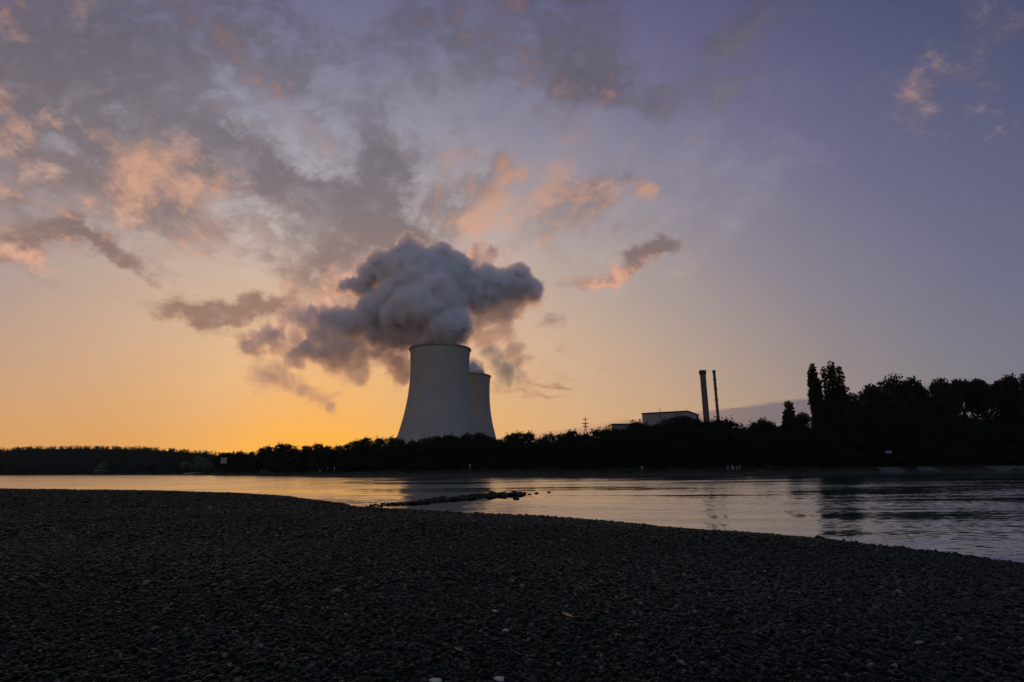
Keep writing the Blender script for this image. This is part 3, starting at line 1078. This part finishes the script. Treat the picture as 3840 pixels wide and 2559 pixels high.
def chimney(px, py, depth, r0_, r1_, label, rings, flare):
    p = at(px, py, depth)
    H = p.z - 4
    root = empty('chimney', (p.x, p.y, 4), label, 'chimney', 'power station chimneys')
    MB().lathe([(r0_, 0), (r1_ * 1.02, H * .6), (r1_, H - 3), (r1_, H - .2), (r1_ * .8, H - .2), (r1_ * .8, H - 4)], 32).build('shaft', steel_m, root, True)
    for z in rings:
        MB().lathe([(r1_ * 1.0, H * z - .5), (r1_ * 1.32, H * z - .3), (r1_ * 1.32, H * z + .35), (r1_ * 1.0, H * z + .4)], 32).build('gallery', trim_m, root)
    if flare:
        MB().lathe([(r1_ * 1.01, H - 4.2), (r1_ * 1.22, H - 2.4), (r1_ * 1.24, H + .2), (r1_ * 1.05, H + .6), (r1_ * .8, H + .3)], 32).build('cap', trim_m, root)
    else:
        MB().lathe([(r1_ * 1.01, H - 3), (r1_ * 1.14, H - 2.8), (r1_ * 1.14, H + .2), (r1_ * .7, H + .3)], 32).build('cap', trim_m, root)
    return root


chimney(2634, 1392, 570, 3.4, 2.95, 'thicker chimney with a flared dark cap', (.30,), True)
chimney(2677, 1390, 590, 2.1, 1.45, 'thinner chimney ringed with several galleries', (.30, .50, .68, .80, .90), False)
# lattice mast
p = at(2194, 1563, 455)
H = p.z - 4
root = empty('lattice_mast', (p.x, p.y, 4), 'slim lattice mast with short crossarms between towers and halls', 'mast')
b = MB()
for sx in (-1, 1):
    for sy in (-1, 1):
        b.tube((sx * 1.5, sy * 1.5, 0), (sx * .45, sy * .45, H * .86), .16, .12, 5)
for i in range(14):
    z0, z1 = H * .86 * i / 14, H * .86 * (i + 1) / 14
    w0, w1 = 1.5 - 1.05 * i / 14, 1.5 - 1.05 * (i + 1) / 14
    s = 1 if i % 2 else -1
    for sy in (-1, 1):
        b.tube((s * w0, sy * w0, z0), (-s * w1, sy * w1, z1), .09, n=4)
        b.tube((sy * w0, s * w0, z0), (sy * w1, -s * w1, z1), .09, n=4)
b.tube((0, 0, H * .84), (0, 0, H), .28, .15, 6)
b.build('lattice', trim_m, root)
for z, w in ((.86, 2.6), (.80, 2.0), (.945, 1.6)):
    MB().box((-w, -.25, H * z - .3), (w, .25, H * z + .3)).build('crossarm', trim_m, root)

# ------------------------------------------------------------------ stone spit and boulders
rock_m = mat('wet_rock', (.012, .013, .013), .6, .15, var=.5, scale=3.0, bump=.05, bscale=9)


def rock_mesh(seed):
    bm = bmesh.new()
    bmesh.ops.create_icosphere(bm, subdivisions=3, radius=1.0)
    r_ = np.random.default_rng(seed)
    ax = r_.normal(0, 1, (7, 3))
    ax /= np.linalg.norm(ax, axis=1, keepdims=True)
    cut = r_.uniform(.55, .92, 7)
    for v in bm.verts:
        c = np.array(v.co)
        for a, k_ in zip(ax, cut):
            d = c @ a
            if d > k_:
                c = c - a * (d - k_) * .92
        c = c * (1 + .05 * math.sin(5 * c[0] + seed) * math.sin(4 * c[1] + 2 * seed))
        v.co = c * np.array((1.25, .9, .62))
    me = bpy.data.meshes.new('rock')
    bm.to_mesh(me)
    bm.free()
    me.materials.append(rock_m)
    return me


RK = [rock_mesh(i) for i in range(7)]


def rock(p, s, label, group=None, sink=.25):
    o = link('rock', RK[rng.integers(7)])
    o.location = (p.x, p.y, p.z + s * (.62 - sink) * .6)
    o.scale = (s * rng.uniform(.8, 1.25), s * rng.uniform(.8, 1.2), s * rng.uniform(.75, 1.2))
    o.rotation_euler = (rng.normal(0, .2), rng.normal(0, .2), rng.uniform(0, 6.28))
    return tag(o, label, 'rock', group)


SPIT = [(1345, 1906, .12), (1385, 1903, .16), (1425, 1898, .20), (1500, 1893, .26), (1560, 1891, .36), (1620, 1885, .40), (1680, 1878, .44), (1740, 1874, .42), (1800, 1868, .5), (1860, 1864, .55), (1905, 1861, .55), (1950, 1858, .42), (1968, 1857, .3)]
sx0, sy0, ss0 = [q[0] for q in SPIT], [q[1] for q in SPIT], [q[2] for q in SPIT]
for i in range(230):
    px = 1345 + 622 * max(0.0, (i + rng.uniform(-.6, .6)) / 230) ** .8
    px = min(max(px, 1345), 1967)
    s = float(np.interp(px, sx0, ss0))
    c = on(px, float(np.interp(px, sx0, sy0)))
    c += Vector((rng.normal(0, .25), rng.normal(0, 1.0 * s / .4), 0))
    c.z = rng.uniform(-.06, .10)
    rock(c, s * rng.uniform(.45, 1.0) * .8, 'dark wet stone heaped in the low spit running out into the river', 'stones of the river spit')
for px, py, s in ((1985, 1856, .22), (2012, 1853, .2), (2060, 1849, .22)):
    rock(on(px, py), s, 'small dark stone in the water off the tip of the spit', 'stones off the spit tip')
rock(on(1936, 1873), .28, 'lone low stone in the water on the near side of the spit')
rock(on(1291, 1895), .26, 'dark boulder at the water edge where the spit leaves the beach')
rock(on(3062, 2026, .05), .13, 'smaller of two dark boulders on the right shoreline')
rock(on(3084, 2028, .05), .19, 'larger of two dark boulders on the right shoreline')

# ------------------------------------------------------------------ small things on the far bank
white_m = mat('pale_paint', (.20, .22, .22), .6, .3)
blue_m = mat('blue_paint', (.12, .18, .28), .5, .3)
slab_m = mat('bank_concrete', (.055, .066, .064), .85, .2, var=.25, scale=.6)
dark_m = mat('dark_timber', (.03, .03, .03), .8, .1)


def bank_pt(px, off, up_=0.0):
    d = bank_depth(px) + off
    p = at(px, 1760, d)
    return Vector((p.x, p.y, bank_z(px, d) + up_))


def signboard(px, off, w, h, top, mt, label):
    p = bank_pt(px, off)
    root = empty('signboard', p, label, 'sign')
    MB().box((-w / 2, -.06, top - h), (w / 2, .06, top)).build('panel', mt, root)
    for s in (-.32, .32):
        MB().tube((s * w, .14, -.3), (s * w, .14, top - .1), .08, n=6).build('post', dark_m, root)


signboard(836, 0, 3.8, 3.6, 10.6, white_m, 'white square signboard on posts beside the slanting track')
signboard(3342, 11, 2.2, .9, 5.6, blue_m, 'small blue grey signboard under the tall trees')


def post(px, off, h, label, group):
    p = bank_pt(px, off)
    root = empty('marker_post', p, label, 'post', group)
    h *= .68
    MB().tube((0, 0, -.3), (0, 0, h), .16, .13, 8).build('shaft', white_m, root)
    MB().box((-.34, -.2, h - .75), (.34, -.14, h - .05)).build('board', white_m, root)


for px, h in ((984, 2.2), (996, 2.8), (1008, 2.6)):
    post(px, 9, h, 'pale marker post in the close trio before the low treeline', 'trio of marker posts')
post(1201, 8, 1.7, 'short pale marker post, lowest of the loose group before the treeline', None)
post(1229, 11, 2.4, 'pale marker post in the middle of the loose group before the treeline', None)
post(1254, 11, 2.6, 'tallest pale marker post, at the end of the loose group before the treeline', None)
post(1763, 11, 3.4, 'single pale marker post below the nearer cooling tower', None)
post(2407, 8, 2.2, 'single pale marker post on the bank below the tall boxy hall', None)
for px, h in ((2730, 1.1), (2745, 1.35), (2752, .8), (2764, .9), (2775, 1.2)):
    p = bank_pt(px, 9)
    b = MB().lathe([(.24, -.2), (.24, h * .8), (.30, h * .82), (.30, h * .95), (.18, h), (0.01, h + .02)], 12)
    o = b.build('bollard', white_m)
    o.location = p
    tag(o, 'pale bollard in the short row on the bank under the chimneys', 'bollard', 'row of bollards under the chimneys')


def strip(name, pts_, w, mt, up_=.05):
    v, f = [], []
    for px, off in pts_:
        p = bank_pt(px, off, up_)
        q = bank_pt(px, off + w, up_)
        v += [p, q]
    f = [(2 * i, 2 * i + 2, 2 * i + 3, 2 * i + 1) for i in range(len(pts_) - 1)]
    me = mesh_py(name, v, f)
    me.materials.append(mt)
    return tag(link(name, me), kind='structure')


track_m = mat('track_gravel', (.22, .20, .17), .9, .1, var=.3, scale=.8)
strip('track', [(690, .3), (720, 3), (750, 6), (775, 10), (792, 15)], 5, track_m, .08)
strip('bank_path', [(2870, 14.6), (2900, 14.8), (2940, 15), (2990, 15.2)], 3.5, track_m, .10)


def slab(px0, px1, off, deep, label):
    a, b_ = bank_pt(px0, off), bank_pt(px1, off)
    root = empty('bank_slab', a, label, 'concrete slab', 'concrete slabs of the bank')
    w = (b_ - a)
    v = []
    for t_, y, z in ((0, 0, -.4), (1, 0, -.4), (1, deep, .9), (0, deep, .9), (.04, 0, .25), (.97, 0, .25), (.97, deep, 1.75), (.04, deep, 1.75)):
        v.append((w.x * t_, w.y * t_ + y, z))
    me = mesh_py('slab', v, [(0, 3, 2, 1), (4, 5, 6, 7), (0, 1, 5, 4), (1, 2, 6, 5), (2, 3, 7, 6), (3, 0, 4, 7)])
    link('slab', me, root, slab_m)


slab(3312, 3402, .6, 4, 'sloping grey bank slab to the left of the dark bush on the waterline')
slab(3450, 3530, .6, 4, 'sloping grey bank slab to the right of the dark bush on the waterline')
slab(3735, 3960, .6, 4.5, 'long bluish concrete bank slab running out of the right picture edge')
plant(BUSH[1], 3425, 1735, bank_depth(3425) + 1.5, 'dark bush on the waterline between two grey slabs', wide=.75, cat='bush')
for i in range(46):
    px = 960 + i * 62 + rng.uniform(-26, 26)
    if 3290 < px < 3560 or px > 3700:
        continue
    off = rng.uniform(1.0, 9.0)
    p = bank_pt(px, off)
    o = plant(BUSH[i % 4], px, 1740, bank_depth(px) + off, 'small dark bush low on the river edge of the far bank', 'bushes along the river edge', cat='bush', base=p.z - .1)
    h = rng.uniform(.9, 2.2)
    o.scale = (h * 1.7, h * 1.2, h)
# railing
root = empty('railing', bank_pt(3690, 14), 'long pale railing on the bank at the right picture edge', 'railing')
o0 = Vector(root.location)
b = MB()
for px in range(3690, 4000, 16):
    a, c = bank_pt(px, 14, 1.1) - o0, bank_pt(px + 16, 14, 1.1) - o0
    b.tube(a, c, .05, n=6)
b.build('handrail', slab_m, root)
for px in range(3690, 4000, 31):
    a = bank_pt(px, 14) - o0
    MB().tube(a, a + Vector((0, 0, 1.15)), .09, n=6).build('post', slab_m, root)
# ferry boat moored on the left
p = bank_pt(379, -5)
root = empty('ferry_boat', (p.x, p.y, 0), 'small dark ferry boat with pale roof moored below the wooded hillside', 'boat')
root.rotation_euler.z = R(-14)
hull = [(-9.5, 1.2), (-8, 2.3), (6, 2.5), (9.5, 0.3), (6, -2.5), (-8, -2.3), (-9.5, -1.2)]
v = [(x * .93, y * .85, -.5) for x, y in hull] + [(x, y, 1.5 + (.5 if x > 8 else 0)) for x, y in hull]
n = len(hull)
me = mesh_py('hull', v, [(i, (i + 1) % n, n + (i + 1) % n, n + i) for i in range(n)] + [tuple(range(n, 2 * n)), tuple(range(n - 1, -1, -1))])
link('hull', me, root, dark_m)
MB().box((-5, -1.6, 1.5), (-1, 1.6, 3.6)).build('cabin', slab_m, root)
MB().box((-5.6, -2, 3.6), (-.6, 2, 3.95)).build('roof', white_m, root)
MB().box((1, -2, 3.4), (6.2, 2, 3.7)).build('canopy', white_m, root)
for x in (1.3, 5.9):
    for y in (-1.8, 1.8):
        MB().tube((x, y, 1.4), (x, y, 3.4), .07, n=6).build('canopy_post', dark_m, root)
plant(PALE[0], 396, 1722, bank_depth(396) + 9, 'pale feathery shrub behind the moored ferry boat', wide=.9, cat='shrub')
for px, py, l in ((748, 1702, 'tallest pale feathery shrub above the slanting track'), (705, 1722, 'lower pale feathery shrub above the foot of the track'), (782, 1722, 'pale feathery shrub next to the white signboard')):
    plant(PALE[1], px, py, bank_depth(px) + 17, l, 'pale shrubs by the track', 1.0, cat='shrub')

# ------------------------------------------------------------------ small finds on the beach
leaf_y = mat('leaf_yellow', (.45, .22, .02), .6, .3)
leaf_r = mat('leaf_red', (.25, .07, .03), .6, .3)


def fallen_leaf(px, py, size, mt, label):
    q = on(px, py, .8)
    v, f = [], []
    out = [(0, -1), (.35, -.7), (.85, -.55), (.6, -.1), (.95, .35), (.5, .4), (.3, .75), (0, 1.1), (-.3, .75), (-.5, .4), (-.95, .35), (-.6, -.1), (-.85, -.55), (-.35, -.7)]
    for z in (0, .03):
        v += [(x, y, z + .22 * (x * x) + .1 * y * y) for x, y in out]
    n_ = len(out)
    f = [tuple(range(n_ - 1, -1, -1)), tuple(range(n_, 2 * n_))] + [(i, (i + 1) % n_, n_ + (i + 1) % n_, n_ + i) for i in range(n_)]
    root = empty('fallen_leaf', (q.x, q.y, float(beach_z(np.array([q.x]), np.array([q.y]))[0]) + .035), label, 'leaf')
    root.scale = (size,) * 3
    root.rotation_euler = (.25, .1, 1.1)
    link('blade', mesh_py('blade', v, f), root, mt)
    MB().tube((0, -1, .1), (.15, -1.8, .25), .06, .04, 5).build('stalk', mt, root)


fallen_leaf(2128, 2318, .075, leaf_y, 'bright yellow leaf lying on the dark gravel')
fallen_leaf(1718, 2455, .05, leaf_r, 'small reddish leaf lying on the dark gravel')
stone_m = mat('pale_stone', (.42, .42, .40), .6, .3, var=.2, scale=20)
for px, py, s, l in ((1855, 2287, .030, 'small white pebble on the dark gravel, the farther of two'), (1896, 2358, .034, 'flat pale pebble on the dark gravel below the white one'),
                     (1632, 2553, .05, 'large pale grey pebble at the bottom of the beach'), (1872, 2542, .045, 'yellowish oval pebble near the bottom of the beach')):
    q = on(px, py, .85)
    o = link('pebble', RK[3].copy())
    o.data.materials[0] = stone_m
    o.location = (q.x, q.y, float(beach_z(np.array([q.x]), np.array([q.y]))[0]) + .03)
    o.scale = (s, s * .8, s * .8)
    tag(o, l, 'pebble')
q = on(385, 2492, .85)
root_z = float(beach_z(np.array([q.x]), np.array([q.y]))[0])
o = MB().tube((-.13, -.03, .05), (.02, .02, .075), .010, .009, 7).tube((.02, .02, .075), (.16, .06, .05), .009, .005, 7).build('stick', mat('driftwood', (.06, .05, .04), .8, .2), smooth=True)
o.location = (q.x, q.y, root_z)
tag(o, 'thin dark stick lying on the gravel at the lower left', 'stick')

# ------------------------------------------------------------------ air: mist on the river, thin haze over everything
def volume_box(name, lo, hi, dens_, col, patchy=False):
    o = MB().box(lo, hi).build(name, bpy.data.materials.new(name))
    mt = o.data.materials[0]
    mt.use_nodes = True
    t_ = mt.node_tree
    t_.nodes.clear()
    p_ = t_.nodes.new('ShaderNodeVolumePrincipled')
    p_.inputs['Color'].default_value = (*col, 1)
    p_.inputs['Density'].default_value = dens_
    p_.inputs['Anisotropy'].default_value = .2
    t_.links.new(p_.outputs[0], t_.nodes.new('ShaderNodeOutputMaterial').inputs['Volume'])
    tag(o, kind='stuff')
    return o


for top, y0 in ((.7, 120), (1.3, 140), (2.0, 160)):
    volume_box('river_mist', (-420 - top, y0, -.2 - top * .1), (330 + top, 225 + top, top), .0003, (.9, .92, .95))
volume_box('haze', (-1600, -120, -3.5), (1600, 2300, 330), .00003, (.85, .9, .95))
